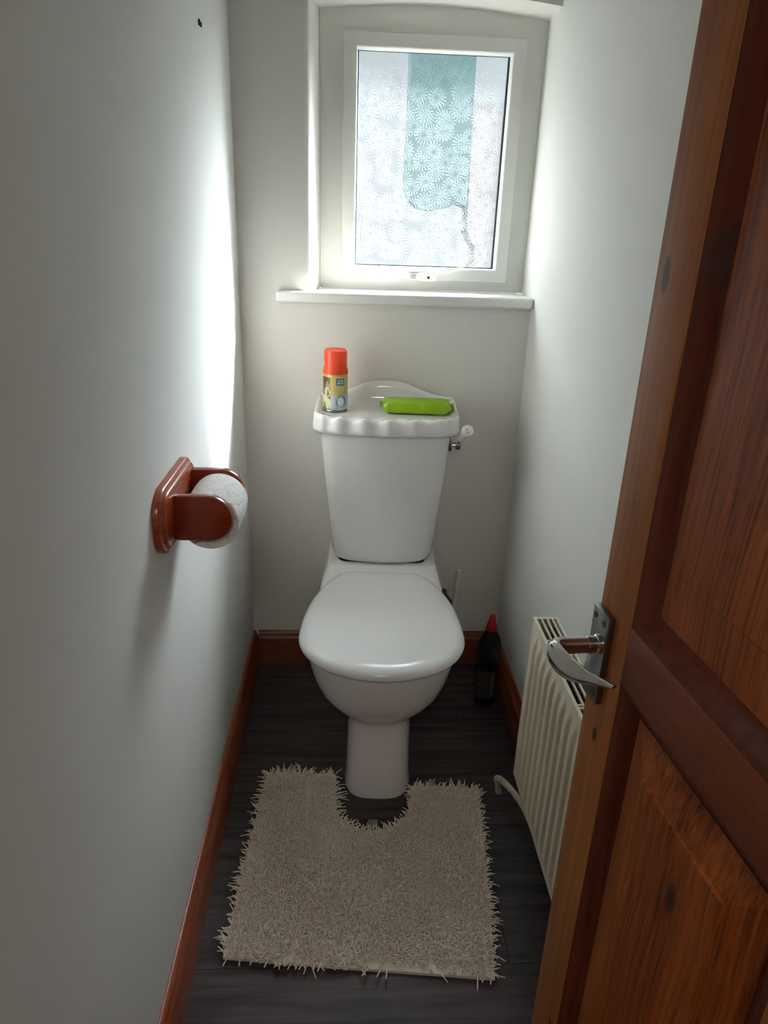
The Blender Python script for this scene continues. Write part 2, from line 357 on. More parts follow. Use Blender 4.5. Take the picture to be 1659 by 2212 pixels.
# window
win = empty('window_1', (.48, .12, 1.115)); tag(win, label='small white window with obscured daisy glass', kind='structure')
def ring_loft(x0, x1, z0, z1, prof, name, m, parent, smooth=25):
    c = [(x0, z0, 1, 1), (x1, z0, -1, 1), (x1, z1, -1, -1), (x0, z1, 1, -1)]
    vs = []; fs = []; n = len(prof)
    for (x, z, sx, sz) in c:
        for (i, y) in prof: vs.append((x + sx * i - .48, y - .12, z + sz * i - 1.115))
    for k in range(4):
        for i in range(n):
            a, b = k * n + i, k * n + (i + 1) % n; c_, d = ((k + 1) % 4) * n + (i + 1) % n, ((k + 1) % 4) * n + i
            fs.append((a, b, c_, d))
    return link(name, vs, fs, m, parent, smooth)
# outer frame drawn with unequal widths
def frame_uneq():
    ox = (.2005, W - .0005); oz = (1.1155, 1.799); ix = (.262, .700); iz = (1.145, 1.703)
    prof = [(0, .178), (0, .121), (1.0, .121), (1.0, .178)]
    vs = []; fs = []
    for (a, b) in ((0, 0), (1, 0), (1, 1), (0, 1)):
        for (t, y) in prof:
            x = ox[a] * (1 - t) + ix[a] * t; z = oz[b] * (1 - t) + iz[b] * t; vs.append((x - .48, y - .12, z - 1.115))
    n = 4
    for k in range(4):
        for i in range(n):
            fs.append((k * n + i, k * n + (i + 1) % n, ((k + 1) % 4) * n + (i + 1) % n, ((k + 1) % 4) * n + i))
    return link('window_frame', vs, fs, M_upvc, win, 25)
frame_uneq()
cas = ring_loft(.2583, .704, 1.1415, 1.706, [(0, .120), (0, .109), (.0015, .1055), (.003, .105), (.030, .105), (.0325, .1065), (.0345, .122), (.0345, .138), (.020, .145), (.0, .145)], 'casement', M_upvc, win)
ring_loft(.290, .6705, 1.1735, 1.6765, [(0, .139), (.001, .132), (.0055, .132), (.0055, .139)], 'glazing_gasket', M_gask, win, 0)
mb = MB(); mb.box((.288 - .48, .019, 1.1715 - 1.115), (.673 - .48, .023, 1.679 - 1.115)); mb.build('glass_pane', M_glass, win, 0)
# fastener on the casement bottom rail
hd = MB(); hd.box((.436 - .48, -.022, 1.143 - 1.115), (.470 - .48, -.0125, 1.161 - 1.115), .003); hb = hd.build('window_handle', M_hand, win)
hd = MB(); hd.box((.4425 - .48, -.0245, 1.146 - 1.115), (.458 - .48, -.0215, 1.159 - 1.115), .001); hd.build('handle_button', M_keyg, hb)
hd = MB(); hd.box((.463 - .48, -.034, 1.142 - 1.115), (.512 - .48, -.0125, 1.163 - 1.115), .005, 3); hl_ = hd.build('handle_catch', M_hand, hb)
hd = MB(); hd.lathe([(.0035, -.035), (.0035, -.0335)], (.490 - .48, 0, 1.151 - 1.115), 'y', 12); hd.build('keyhole', M_screw, hl_)
hd = MB(); hd.tube([(.490 - .48, -.03, 1.161 - 1.115), (.53 - .48, -.027, 1.1685 - 1.115), (.588 - .48, -.019, 1.181 - 1.115)], .0018, 8); hd.build('handle_arm', M_hand, hb)

# invented stand-in shapes for the dim tones seen through the glass
M_out = mat('grey_green_backdrop', (.035, .07, .07), .9)
M_out2 = mat('pale_pink_backdrop', (.14, .125, .125), .9)
Y0 = 2.6
bdrop = empty('outdoor_backdrop', (.9, Y0, 1.4)); tag(bdrop, label='added grey-green stand-in building seen through the frosted window glass', cat='backdrop')
# outline in world x,z at y=Y0
k = (1.88 + Y0) / 1.88
def OP(x, z): return (.284 + (x - .284) * k - .9, 1.265 + (z - 1.265) * k - 1.4)
ol = [(.418, 2.4), (.415, 1.50), (.411, 1.40), (.414, 1.36), (.425, 1.335), (.45, 1.318), (.485, 1.313), (.52, 1.322), (.545, 1.335), (.566, 1.325), (.566, 2.4)]
mb = MB(); mb.prism([OP(*p) for p in ol], 'y', 0, .25); mb.build('dark_backdrop', M_out, bdrop, 30)
ol = [(.566, 1.53), (.60, 1.55), (.72, 1.56), (.72, .1), (.60, .1), (.595, 1.235), (.573, 1.27)]
mb = MB(); mb.prism([OP(*p) for p in ol], 'y', .02, .3); mb.build('pale_backdrop', M_out2, bdrop, 30)

# ------------------------------------------------------------------ open pine door
door = empty('door_1', (.530, -1.292, 0), math.atan2(-1, .088)); tag(door, label='open varnished pine panelled door with chrome lever handle', kind='structure')
DW, DH, DT = .655, 1.82, .034
KN = [(.016, 1.239, .006, 2.6), (.031, .805, .005, 1.8), (.088, 1.338, .010, 2.4), (.046, .39, .004, 2)]
M_dst = wood('door_stile_pine', (.25, .066, .016), (.42, .155, .038), 'Z', .5, KN, seed=3, patch=.7, stripes=.8)
M_dmould = wood('door_moulding_shaded_pine', (.08, .013, .005), (.16, .03, .010), 'Z', .5, [(.075, 1.254, .012, 2.2)], seed=5, patch=.7)  # deep red-brown, darkened further for the shadow in the moulding's recess
M_drail = wood('door_rail_pine', (.15, .027, .008), (.25, .056, .015), 'X', .5, seed=1.5, patch=.5)
M_dpan = wood('door_panel_pine', (.12, .018, .003), (.42, .098, .012), 'Z', .5, [(.19, .77, .007, 2.6), (.245, 1.0, .003, 12)], seed=9, patch=.7, stripes=1.1, fine=5.0)
def dbox(name, x0, x1, z0, z1, m, y0=0.0, y1=DT, bev=.0015):
    mb = MB(); mb.box((x0, y0, z0), (x1, y1, z1), bev); return mb.build(name, m, door)
SW = .060
dbox('stile', 0, SW, .004, DH, M_dst); dbox('stile', DW - SW, DW, .004, DH, M_dst)
rails = [(.004, .15), (.886, .946), (DH - .075, DH)]
for a, b in rails: dbox('rail', SW, DW - SW, a, b, M_drail)
def panel(x0, x1, z0, z1, fielded):
    # sticking moulding round the opening, both faces follow one profile
    prof = [(0, .001), (.005, .0025), (.010, .006), (.014, .011), (.020, .0135), (.0235, .0135), (.0235, .0205), (.020, .0205), (.014, .023), (.010, .028), (.005, .0315), (0, .033)]
    c = [(x0, z0, 1, 1), (x1, z0, -1, 1), (x1, z1, -1, -1), (x0, z1, 1, -1)]; vs = []; fs = []; n = len(prof)
    for (x, z, sx, sz) in c:
        for (i, y) in prof: vs.append((x + sx * i, y, z + sz * i))
    for k_ in range(4):
        for i in range(n): fs.append((k_ * n + i, k_ * n + (i + 1) % n, ((k_ + 1) % 4) * n + (i + 1) % n, ((k_ + 1) % 4) * n + i))
    link('moulding', vs, fs, M_dmould, door, 50)
    i0 = .022; prof = [(i0, .0168), (i0, .0128)] + ([(.058, .0045), (.0595, .002)] if fielded else [(.07, .0105), (.071, .0095)])
    rings = [[(x + sx * i, y, z + sz * i) for (x, z, sx, sz) in c] for (i, y) in prof]
    mb = MB(); mb.loft(rings, False, True)
    rings2 = [[(x, .034 - y, z) for (x, y, z) in r] for r in rings]
    mb.loft(rings2, False, True); mb.build('panel', M_dpan, door, 15)
panel(SW, .300, .946, DH - .075, False); panel(.36, DW - SW, .946, DH - .075, False)
panel(SW, .300, .15, .886, True); panel(.36, DW - SW, .15, .886, True)
dbox('muntin', .300, .36, .15, .886, M_dst); dbox('muntin', .300, .36, .946, DH - .075, M_dst)
# lever handle; local y negative is towards the room
hnd = MB(); hnd.box((.001, -.007, .843), (.034, 0, .938), .0012); hp = hnd.build('handle_backplate', M_steel, door); hp['label'] = 'satin chrome backplate'
for (sx, sz) in ((.008, .929), (.027, .929), (.008, .852), (.027, .852)):
    q = MB(); q.lathe([(.0028, -.0079), (.0028, -.0068)], (sx, 0, sz), 'y', 14); q.build('screw', M_screw, hp)
neck = MB(); neck.lathe([(.0095, -.006), (.0095, -.011), (.0080, -.012), (.0080, -.016), (.0090, -.017), (.0090, -.020)], (.024, 0, .906), 'y', 24); neck.build('handle_collar', M_chrome, hp)
pth = bez([(.024, -.017, .906), (.024, -.032, .906), (.0245, -.045, .906), (.027, -.052, .906), (.034, -.055, .905), (.052, -.054, .906), (.074, -.050, .911), (.095, -.043, .917), (.112, -.035, .922)], 6)
ell = []
for i in range(len(pth)):
    t = i / (len(pth) - 1)
    if t < .36: a = .0075; b = .0080 + .0014 * sm(t / .36)
    else:
        q = (t - .36) / .64; a = .0075 - .0045 * sm(q); b = .0094 + .0062 * math.sin(PI * min(1, q * 1.35)) - .0082 * q ** 2.4
    ell.append((a, b))
lv = MB(); lv.tube(pth, 1, 20, ell); lvo = lv.build('lever_handle', M_chrome, door); lvo['label'] = 'polished chrome lever'

# ------------------------------------------------------------------ radiator on the right wall
rad = empty('radiator', (.64, -.96, .19)); tag(rad, 'cream ribbed panel radiator with top grille on the right wall behind the door', 'radiator')
RY0, RY1, RH = .248, -.30, .39
def flute(y):
    p = ((RY0 - .018 - y) / .0315) % 1.0; d = abs(p - .5) * 2   # 0 centre of the raised rib
    return sm((.72 - d) / .34)
ys = [RY0 - i * (RY0 - RY1) / 340 for i in range(341)]; zs = [0, .003, .008, .014, .02, .026, .034, .042, .05] + [.05 + .29 * i / 6 for i in range(1, 7)] + [.348, .356, .362, .368, .374, .382, .387, .39]
mb = MB(); vs = []; fs = []
for z in zs:
    e_ = sm((z - .014) / .036) * sm((.374 - z) / .034)
    rl = .004 * (1 - sm(z / .006)) + .004 * sm((z - .384) / .006)
    for y in ys:
        inn = sm((RY0 - .012 - y) / .006) * sm((y - RY1 - .012) / .006)
        vs.append((.007 - .0065 * flute(y) * e_ * inn - .002 + rl * .5, y, z))
n = len(ys)
for a in range(len(zs) - 1):
    for b in range(n - 1): fs.append((a * n + b, a * n + b + 1, (a + 1) * n + b + 1, (a + 1) * n + b))
mb.add(vs, fs); mb.build('front_panel', M_rad, rad, 60)
mb = MB(); mb.box((.0062, RY1 + .001, .002), (.010, RY0 - .001, .388)); mb.box((.040, RY1 + .01, .01), (.046, RY0 - .01, .375), .001); mb.build('rear_panel', M_radin, rad)
mb = MB(); mb.box((.0042, RY0 - .001, .006), (.052, RY0 + .003, .390), .0014); sc_ = mb.build('end_cover', M_rad, rad)
mb = MB(); mb.lathe([(.0032, RY0 + .0028), (.0032, RY0 + .0036)], (.0105, 0, .372), 'y', 12); mb.build('vent_hole', M_screw, sc_)
mb = MB()   # grille: four long rails and pairs of cross bars
for x0, x1 in ((.0045, .0105), (.0185, .0215), (.0290, .032), (.0395, .0425), (.0490, .052)): mb.box((x0, RY1, .3855), (x1, RY0, .3905), .0006)
cb_ = [RY0 - .003, RY0 - .083, RY0 - .091, RY0 - .176, RY0 - .184, RY0 - .269, RY0 - .277, RY0 - .362, RY0 - .370, RY0 - .455, RY0 - .463]
for y in cb_: mb.box((.0045, y - .0022, .3858), (.052, y + .0022, .3902), .0006)
mb.box((.0482, RY1, .35), (.0518, RY0, .388)); mb.build('top_grille', M_rad, rad)
mb = MB()
for i in range(36): y = RY0 - .02 - i * .0145; mb.box((.012, y - .0005, .03), (.039, y + .0005, .352))
mb.build('convector_fins', M_radin, rad)
for y_ in (.14, -.22):
    mb = MB(); mb.box((.046, y_, .05), (W - .64, y_ + .03, .33)); mb.build('wall_bracket', M_rad, rad)
mb = MB()
pp = bez([(.660 - .64, -.560 + .96, -.19), (.657 - .64, -.560 + .96, -.165), (.652 - .64, -.562 + .96, -.147), (.656 - .64, -.572 + .96, -.137), (.672 - .64, -.60 + .96, -.136), (.690 - .64, -.645 + .96, -.137), (.697 - .64, -.70 + .96, -.132), (.697 - .64, -.76 + .96, -.118), (.690 - .64, -.80 + .96, -.08), (.672 - .64, -.80 + .96, -.03), (.668 - .64, -.79 + .96, .03)], 6)
mb.tube(pp, .0078, 14); po = mb.build('radiator_pipe', M_pipe, rad); po['label'] = 'white painted pipe with worn patches'

# ------------------------------------------------------------------ toilet
toi = empty('toilet', (.3835, 0, 0), -.036); tag(toi, 'white close-coupled toilet with lid down against the back wall', 'toilet')
NR = 96
def egg(z, w_, yc, yf, wb, yb, pw_=2.25, n=NR, sq=.035):
    """outline of a pan: rounded front, straight back; w_ half width at yc, front tip yf, back half width wb at yb"""
    pts = []
    nf = n // 2
    for i in range(nf + 1):
        a = PI * i / nf; c, s_ = math.cos(a), math.sin(a)
        pts.append((w_ * (abs(c) ** (2 / pw_)) * (1 if c >= 0 else -1), yc - (yc - yf) * s_ ** (2 / pw_), z))
    nb = (n - nf - 1)
    side = nb // 3; back = nb - 2 * side
    for i in range(1, side + 1):
        t = i / side; rr = 1 - .07 * sm((t - .8) / .2); pts.append((-(w_ + (wb - w_) * sm(t * .95 + .05)) * rr, yc + (yb - yc) * t, z))
    for i in range(1, back + 1):
        t = i / (back + 1); pts.append((-wb * .93 + 2 * wb * .93 * t, yb, z))
    for i in range(side, 0, -1):
        t = i / side; rr = 1 - .07 * sm((t - .8) / .2); pts.append(((w_ + (wb - w_) * sm(t * .95 + .05)) * rr, yc + (yb - yc) * t, z))
    return pts
secs = [(0, .081, -.47, -.578, .080, -.10, 3.2), (.012, .080, -.47, -.578, .080, -.10, 3.2), (.03, .0775, -.47, -.574, .078, -.10, 3.2), (.10, .0765, -.465, -.566, .078, -.10, 3.2),
        (.17, .0765, -.46, -.560, .078, -.10, 3.0), (.197, .078, -.46, -.560, .080, -.09, 2.8), (.207, .086, -.46, -.565, .085, -.08, 2.5), (.217, .104, -.465, -.573, .095, -.06, 2.3),
        (.235, .126, -.47, -.585, .107, -.03, 2.2), (.262, .146, -.47, -.600, .12, -.01, 2.15), (.300, .161, -.47, -.615, .135, -.01, 2.1), (.340, .170, -.47, -.628, .142, -.01, 2.1),
        (.368, .1735, -.47, -.634, .146, -.01, 2.1), (.380, .1735, -.47, -.634, .147, -.01, 2.1), (.384, .169, -.47, -.630, .147, -.01, 2.1)]
mb = MB(); mb.loft([egg(z, a, b, c, d, e_, p_) for (z, a, b, c, d, e_, p_) in secs])
# deck that carries the cistern
def deck(z, hw, yf, r=.02, n=10, flare=0):
    o = [(-hw, -.006, z)]
    for i in range(n + 1):
        a = PI / 2 * i / n; o.append((-hw + r - r * math.cos(a), yf + r - r * math.sin(a), z))
    for i in range(n + 1):
        a = PI / 2 * (1 - i / n); o.append((hw - r + r * math.cos(a), yf + r - r * math.sin(a), z))
    o.append((hw, -.006, z)); return o
mb.loft([deck(.32, .168, -.29), deck(.365, .165, -.265), (deck(.385, .160, -.235)), deck(.398, .155, -.205), deck(.409, .151, -.188), deck(.416, .149, -.180), deck(.420, .1475, -.176), deck(.4215, .144, -.172)])
pan = mb.build('pan', M_pan, toi, 50)
mb = MB(); mb.loft([deck(.4205, .118, -.150), deck(.4245, .118, -.150)]); mb.build('gap_shade', M_gask, toi)  # dark slab put in the gap, its colour draws the shade line
# cistern body, bowed front, tapering downwards
def cis(z, hw, yc_, bow, r=.03, inset=0.0, n=40):
    """rounded plan: back at y -.006, front at yc_ (centre), corners bow behind"""
    o = []; hw -= inset
    for i in range(n + 1):
        u = -1 + 2 * i / n; ax = abs(u)
        x = hw * math.sin(u * PI / 2) if False else hw * (1 if u > 0 else -1) * (1 - (1 - ax) ** 1.25)
        q = abs(x) / hw
        y = yc_ + inset + bow * q * q + r * (1 - math.sqrt(max(0, 1 - max(0, (q - (1 - r / hw)) / (r / hw)) ** 2)))
        o.append((x, y, z))
    o = [(-hw, -.006, z)] + o + [(hw, -.006, z)]
    return o
CS = [(.4235, .112, -.158, .022, .030), (.4265, .122, -.166, .022, .032), (.432, .129, -.172, .022, .034), (.441, .1335, -.1755, .022, .034), (.455, .1375, -.178, .022, .034), (.52, .1450, -.181, .022, .034), (.60, .1530, -.184, .022, .034), (.70, .1620, -.187, .022, .034), (.79, .1690, -.189, .022, .034)]
mb = MB(); mb.loft([cis(z, a, b, c, r) for z, a, b, c, r in CS]); mb.build('cistern', M_cer, toi, 60)
# cistern lid: dished shell tray, scalloped front, raised back
def lid_outline(n=200):
    """unit walk round the lid; returns (x, y, frontness, s)"""
    hw, yf, yb, bow, r = .186, -.203, -.008, .026, .030
    o = []
    nf = n // 2
    for i in range(nf + 1):
        u = -1 + 2 * i / nf; ax = abs(u); x = hw * (1 if u > 0 else -1) * (1 - (1 - ax) ** 1.2); q = abs(x) / hw
        y = yf + bow * q * q + r * (1 - math.sqrt(max(0, 1 - max(0, (q - (1 - r / hw)) / (r / hw)) ** 2)))
        o.append((x, y))
    ns = n // 8
    for i in range(1, ns + 1): o.append((hw, o[nf][1] + (yb - o[nf][1]) * i / ns))
    nb = n // 4
    for i in range(1, nb): o.append((hw - 2 * hw * i / nb, yb))
    for i in range(ns + 1): 
        if i < ns: o.append((-hw, yb + (o[0][1] - yb) * i / ns))
    return o
OL = lid_outline(); nL = len(OL)
def scal(x): return math.cos(2 * PI * (x - .008) / .0645)      # crest at x=.008
def fr(x, y): return sm((-.120 - y) / .045) * sm((.165 - abs(x)) / .03)
def backz(x): return .848 + .047 / (1 + (abs(x + .0) / .098) ** 3.2)
def rim_z(x, y):
    tb = sm((y + .055) / .05)
    side = .836 + .016 * sm((y + .17) / .15)
    base = side * (1 - tb) + backz(x) * tb
    return base + (.0045 * scal(x) - .006) * fr(x, y)
def inset_pt(x, y, d):
    # move towards the lid's middle by d in plan
    cx_, cy_ = 0, -.10
    hx, hy = .186, .097
    return (x * (1 - d / hx), cy_ + (y - cy_) * (1 - d / hy))
rings = []
for (ins, zz, wv) in ((.012, .7885, .2), (.004, .788, .6), (.0, .792, .9), (-.001, .800, 1), (.0, .812, 1)):
    r_ = []
    for (x, y) in OL:
        wq = .0035 * scal(x) * fr(x, y) * wv; a, b = inset_pt(x, y, ins); r_.append((a, b - wq, zz))
    rings.append(r_)
for (ins, tz) in ((.0010, -.010), (.0025, -.004), (.005, -.001), (.0085, 0.0), (.012, -.0015)):
    r_ = []
    for (x, y) in OL:
        wq = .0035 * scal(x) * fr(x, y); a, b = inset_pt(x, y, ins); r_.append((a, b - wq, rim_z(x, y) + tz))
    rings.append(r_)
ZT = .8285
for (ins, t) in ((.017, .25), (.022, .6), (.028, .88), (.036, .98), (.05, 1.0), (.075, 1.0)):
    r_ = []
    for (x, y) in OL:
        f_ = fr(x, y); a, b = inset_pt(x, y, ins); wq = .003 * scal(x) * f_ * (1 - t)
        z = (rim_z(x, y) - .002) * (1 - t) + ZT * t; r_.append((a, b - wq, z))
    rings.append(r_)
mb = MB(); mb.loft(rings); mb.build('cistern_lid', M_cer, toi, 70)
# seat and cover
def lid_pts(z, ins, n=120):
    hw = .190 - ins; yc = -.492; yf = -.659 + ins; wb = .101 - ins * .6; yb = -.186 - ins * .6
    base = egg(z, hw, yc, yf, wb, yb, 2.05, n)
    # barrel the flanks so they run in a smooth curve to the hinges
    o = []
    for (x, y, z_) in base:
        if y > yc:
            t = (y - yc) / (yb - yc); lim = wb + (hw - wb) * math.sqrt(max(0, 1 - t ** 2.0)) ** 1.0
            lim = wb + (hw - wb) * (max(0, 1 - t ** 2.2)) ** .78
            if abs(x) > 1e-6 and t < .999: x = math.copysign(lim, x)
            else: x = x * lim / (wb * .93) * .93
        o.append((x, y, z_))
    return o
mb = MB(); mb.loft([lid_pts(.3845, .020), lid_pts(.3850, .012), lid_pts(.3890, .009), lid_pts(.3935, .010), lid_pts(.3940, .02)]); mb.build('seat', M_seat, toi, 60)
LP = [(.3945, .012), (.3900, .004), (.3905, .0015), (.394, 0), (.399, .0), (.4035, .002), (.408, .006), (.4115, .012), (.4140, .020), (.4155, .032), (.4165, .055), (.417, .085)]
mb = MB(); mb.loft([lid_pts(z, i_) for z, i_ in LP]); mb.build('toilet_lid', M_seat, toi, 70)
# flush lever on the right flank
lv = MB(); lv.lathe([(.017, .1655), (.017, .1685), (.013, .1705)], (0, -.135, .755), 'x', 24); fl = lv.build('flush_lever', M_chrome, toi); fl['label'] = 'chrome flush lever with white handle'
lv = MB(); lv.lathe([(.006, .170), (.007, .180), (.0115, .181), (.0120, .192), (.007, .195)], (0, -.135, .755), 'x', 20); lv.tube([(.188, -.135, .757), (.189, -.142, .765), (.190, -.150, .773)], .005, 12); lv.build('lever_spindle', M_chrome, fl)
lv = MB()
ax0 = Vector((.190, -.148, .771)); ax1 = Vector((.2025, -.196, .812)); pr = [(0, .005), (.05, .0075), (.3, .0085), (.6, .0105), (.85, .0145), (.95, .0155), (1.0, .0145)]
lv.tube([ax0.lerp(ax1, t) for t, r in pr], [r for t, r in pr], 24); lv.build('lever_handle', M_cer, fl)
dr = (ax1 - ax0).normalized(); lv = MB(); lv.tube([ax1 - dr * .001, ax1 + dr * .002, ax1 + dr * .0035, ax1 + dr * .0045], [.0075, .007, .0045, .001], 18); lv.build('lever_end_cap', M_chrome, fl)

# ------------------------------------------------------------------ on the cistern
can = empty('air_freshener_can', (.2475, -.090, .829)); can.scale = (1.03, 1.03, 1.09); tag(can, 'yellow air freshener spray can with orange cap on the left of the cistern', 'spray can')
RC = .0305
mb = MB(); mb.lathe([(.0285, 0), (.0305, .001), (.0315, .003), (.0305, .005), (.0295, .006)], n=48); mb.build('base_rim', M_steel, can)
M_can = mat('can_yellow_print', (.55, .36, .10), .28, metal=.15)
mb = MB(); mb.lathe([(.0298, .0045), (RC, .006), (RC, .090), (.0295, .0935), (.024, .098), (.02, .099)], n=48); mb.build('can_body', M_can, can)
mb = MB(); mb.lathe([(.0298, .1005), (.0305, .088), (.0312, .088), (.0312, .0935), (.0300, .0965), (.0285, .099), (.0282, .1005), (.0282, .137), (.0272, .141), (.024, .1425), (.0, .1428)], n=48, cap=False)
def cap_mat():
    m = bpy.data.materials.new('translucent_orange_cap'); m.use_nodes = True; t = m.node_tree; b = t.nodes['Principled BSDF']
    b.inputs['Base Color'].default_value = (1.0, .13, .06, 1); b.inputs['Roughness'].default_value = .3
    tp = N(t, 'ShaderNodeBsdfTransparent'); tp.inputs[0].default_value = (1, .30, .18, 1)
    mx_ = N(t, 'ShaderNodeMixShader'); mx_.inputs[0].default_value = .45; t.links.new(b.outputs[0], mx_.inputs[1]); t.links.new(tp.outputs[0], mx_.inputs[2])
    t.links.new(mx_.outputs[0], t.nodes['Material Output'].inputs[0]); return m
mb.build('cap', cap_mat(), can)
mb = MB(); mb.lathe([(.012, .099), (.012, .106), (.007, .108), (.007, .114), (.010, .115), (.010, .124), (.006, .126)], n=24); mb.build('nozzle', M_capred, can)
def patch(name, t0, t1, z0, z1, m, r=RC + .0003, n=14, parent=can, shape=None):
    """printed patch on the can; angles in degrees, 0 = towards the camera, positive to the right"""
    vs = []; fs = []
    if shape is None:
        for j in range(2):
            for i in range(n + 1):
                a = math.radians(t0 + (t1 - t0) * i / n); vs.append((r * math.sin(a), -r * math.cos(a), (z0, z1)[j]))
        for i in range(n): fs.append((i, i + 1, n + 2 + i, n + 1 + i))
    else:
        for (a, z) in shape:
            a = math.radians(a); vs.append((r * math.sin(a), -r * math.cos(a), z))
        fs.append(tuple(range(len(shape))))
    return link(name, vs, fs, m, parent, 0)
def blob(a0, z0, ra, rz, n=18, jit=0.0): return [(a0 + ra * math.cos(2 * PI * i / n) * (1 + jit * math.sin(3 * i)), z0 + rz * math.sin(2 * PI * i / n) * (1 + jit * math.cos(2 * i))) for i in range(n)]
C_ = lambda nme, c, r=.35: mat(nme, c, r)
m_fl = C_('print_dark_brown', (.10, .06, .02)); m_cream = C_('print_cream', (.66, .62, .38)); m_pale = C_('print_pale_blue', (.50, .53, .57)); m_teal = C_('print_teal', (.05, .23, .30)); m_navy = C_('print_navy', (.02, .05, .08)); m_green = C_('print_green', (.16, .17, .05)); m_yel = C_('print_yellow', (.56, .44, .14)); m_brn = C_('print_tan', (.38, .27, .17)); m_wht = C_('print_white', (.72, .78, .82))
lab = patch('label_picture', -88, -22, .006, .082, m_green)
patch('label_leaf', -72, -25, .066, .082, m_fl, RC + .0005, parent=lab)
patch('label_leaf', 0, 0, 0, 0, m_fl, RC + .0006, parent=lab, shape=[(-62, .070), (-48, .074), (-52, .06), (-58, .048)])
patch('label_leaf', 0, 0, 0, 0, m_brn, RC + .0006, parent=lab, shape=blob(-36, .063, 13, .010, jit=.1))
patch('label_flower', 0, 0, 0, 0, m_cream, RC + .0007, parent=lab, shape=blob(-40, .047, 17, .012, jit=.12))
patch('label_flower', 0, 0, 0, 0, m_cream, RC + .0008, parent=lab, shape=blob(-52, .032, 16, .009, jit=.15))
patch('label_flower', 0, 0, 0, 0, m_cream, RC + .0009, parent=lab, shape=blob(-34, .020, 16, .013, jit=.12))
patch('label_flower', 0, 0, 0, 0, m_cream, RC + .0008, parent=lab, shape=blob(-70, .026, 7, .016, jit=.1))
l2 = patch('label_panel', -22, 62, .041, .084, m_yel)
l3 = patch('label_band', -22, 80, .006, .041, m_pale)
patch('label_band_edge', 0, 0, 0, 0, m_pale, RC + .0006, parent=l3, shape=[(-22, .036), (-22, .046), (-5, .042), (20, .043), (45, .048), (62, .051), (80, .051), (80, .036)])
bd = patch('label_badge', 5, 44, .064, .079, m_navy, RC + .0007, parent=l2)
patch('label_badge_face', 7, 43, .0655, .078, m_teal, RC + .001, parent=l2)
for i, (a0, a1, z) in enumerate(((14, 22, .0745), (26, 36, .0748), (11, 17, .0688), (19, 24, .0690), (27, 31, .0692), (33, 38, .0694))):
    patch('label_badge_mark', a0, a1, z - .0016, z + .0016, m_wht, RC + .0012, 4, parent=l2)
for z in (.060, .0565, .053, .0495): patch('label_text_line', 12, 42, z - .0006, z + .0006, m_cream, RC + .0008, parent=l2)
patch('label_ring', 0, 0, 0, 0, m_teal, RC + .0008, parent=l3, shape=blob(30, .0255, 25, .0145, 28))
patch('label_ring', 0, 0, 0, 0, m_pale, RC + .0010, parent=l3, shape=blob(23, .0235, 22, .0135, 28))
patch('label_disc', 0, 0, 0, 0, m_wht, RC + .0012, parent=l3, shape=blob(25, .0255, 15, .0095, 28))
patch('label_grey_oval', 0, 0, 0, 0, C_('print_warm_grey', (.42, .38, .33)), RC + .0011, parent=l3, shape=blob(20, .009, 30, .0035, 20))  # warm grey oval printed at the foot of the label

# lime green pack of wipes
pk = empty('wipes_pack', (.458, -.102, .829), -.07); tag(pk, 'lime green flow-wrapped pack of wipes lying on the cistern lid', 'pack')
mb = MB(); rings = []; L_ = .178
for i in range(25):
    t = i / 24; x = -L_ / 2 + L_ * t
    e_ = min(1, math.sin(PI * t) * 3.2) ** .55 if 0 < t < 1 else 0
    e_ = max(.06, e_); hy = .031 * (.86 + .14 * e_); hz = .0175 * e_; zc = .0185 - .002 * (1 - e_)
    ring = []
    for k_ in range(28):
        a = 2 * PI * k_ / 28; c, s_ = math.cos(a), math.sin(a); p_ = .42
        wob = 1 + .04 * math.sin(7 * t * PI + a * 2)
        ring.append((x, hy * abs(c) ** p_ * (1 if c > 0 else -1) * wob, zc + hz * abs(s_) ** p_ * (1 if s_ > 0 else -1)))
    rings.append(ring)
mb.loft(rings); mb.build('wrapper', M_lime, pk, 50)
for sgn in (-1, 1):
    mb = MB(); vs = []; fs = []
    nn = 14
    for j in range(2):
        for i in range(nn + 1):
            y = -.029 + .058 * i / nn; vs.append((sgn * (L_ / 2 - .002 + .009 * j), y, .0165 + .0018 * (1 if i % 2 else -1) * j + (.004 * j)))
    for i in range(nn): fs.append((i, i + 1, nn + 2 + i, nn + 1 + i))
    mb.add(vs, fs); vs2 = [(x, y, z + .0012) for x, y, z in vs]; mb.add(vs2, [f[::-1] for f in fs]); mb.build('crimped_end', M_lime, pk, 0)
mb = MB(); mb.box((-.085, -.004, .0355), (.085, .004, .0365), .0004); mb.build('back_seam', M_lime, pk)

# ------------------------------------------------------------------ toilet roll holder and roll, left wall
th = empty('toilet_roll_holder', (0, -.81, .845)); tag(th, 'varnished wooden toilet roll holder fixed to the left wall', 'toilet roll holder')
def rrect(y0, y1, z0, z1, r, n=8):
    o = []
    for (cy_, cz_, a0) in ((y1 - r, z1 - r, 0), (y0 + r, z1 - r, 90), (y0 + r, z0 + r, 180), (y1 - r, z0 + r, 270)):
        for i in range(n + 1): a = math.radians(a0 + 90 * i / n); o.append((cy_ + r * math.cos(a), cz_ + r * math.sin(a)))
    return o
mb = MB(); rings = []
for (x, ins) in ((0.0, .0), (.008, 0), (.0105, .001), (.012, .004), (.0125, .007), (.0145, .0075), (.0165, .009), (.018, .013)):
    rings.append([(x, y, z) for y, z in rrect(-.120 + ins, .112 - ins, -.049 + ins, .055 - ins, .044 - ins)])
mb.loft(rings); mb.build('backplate', M_hold, th, 45)
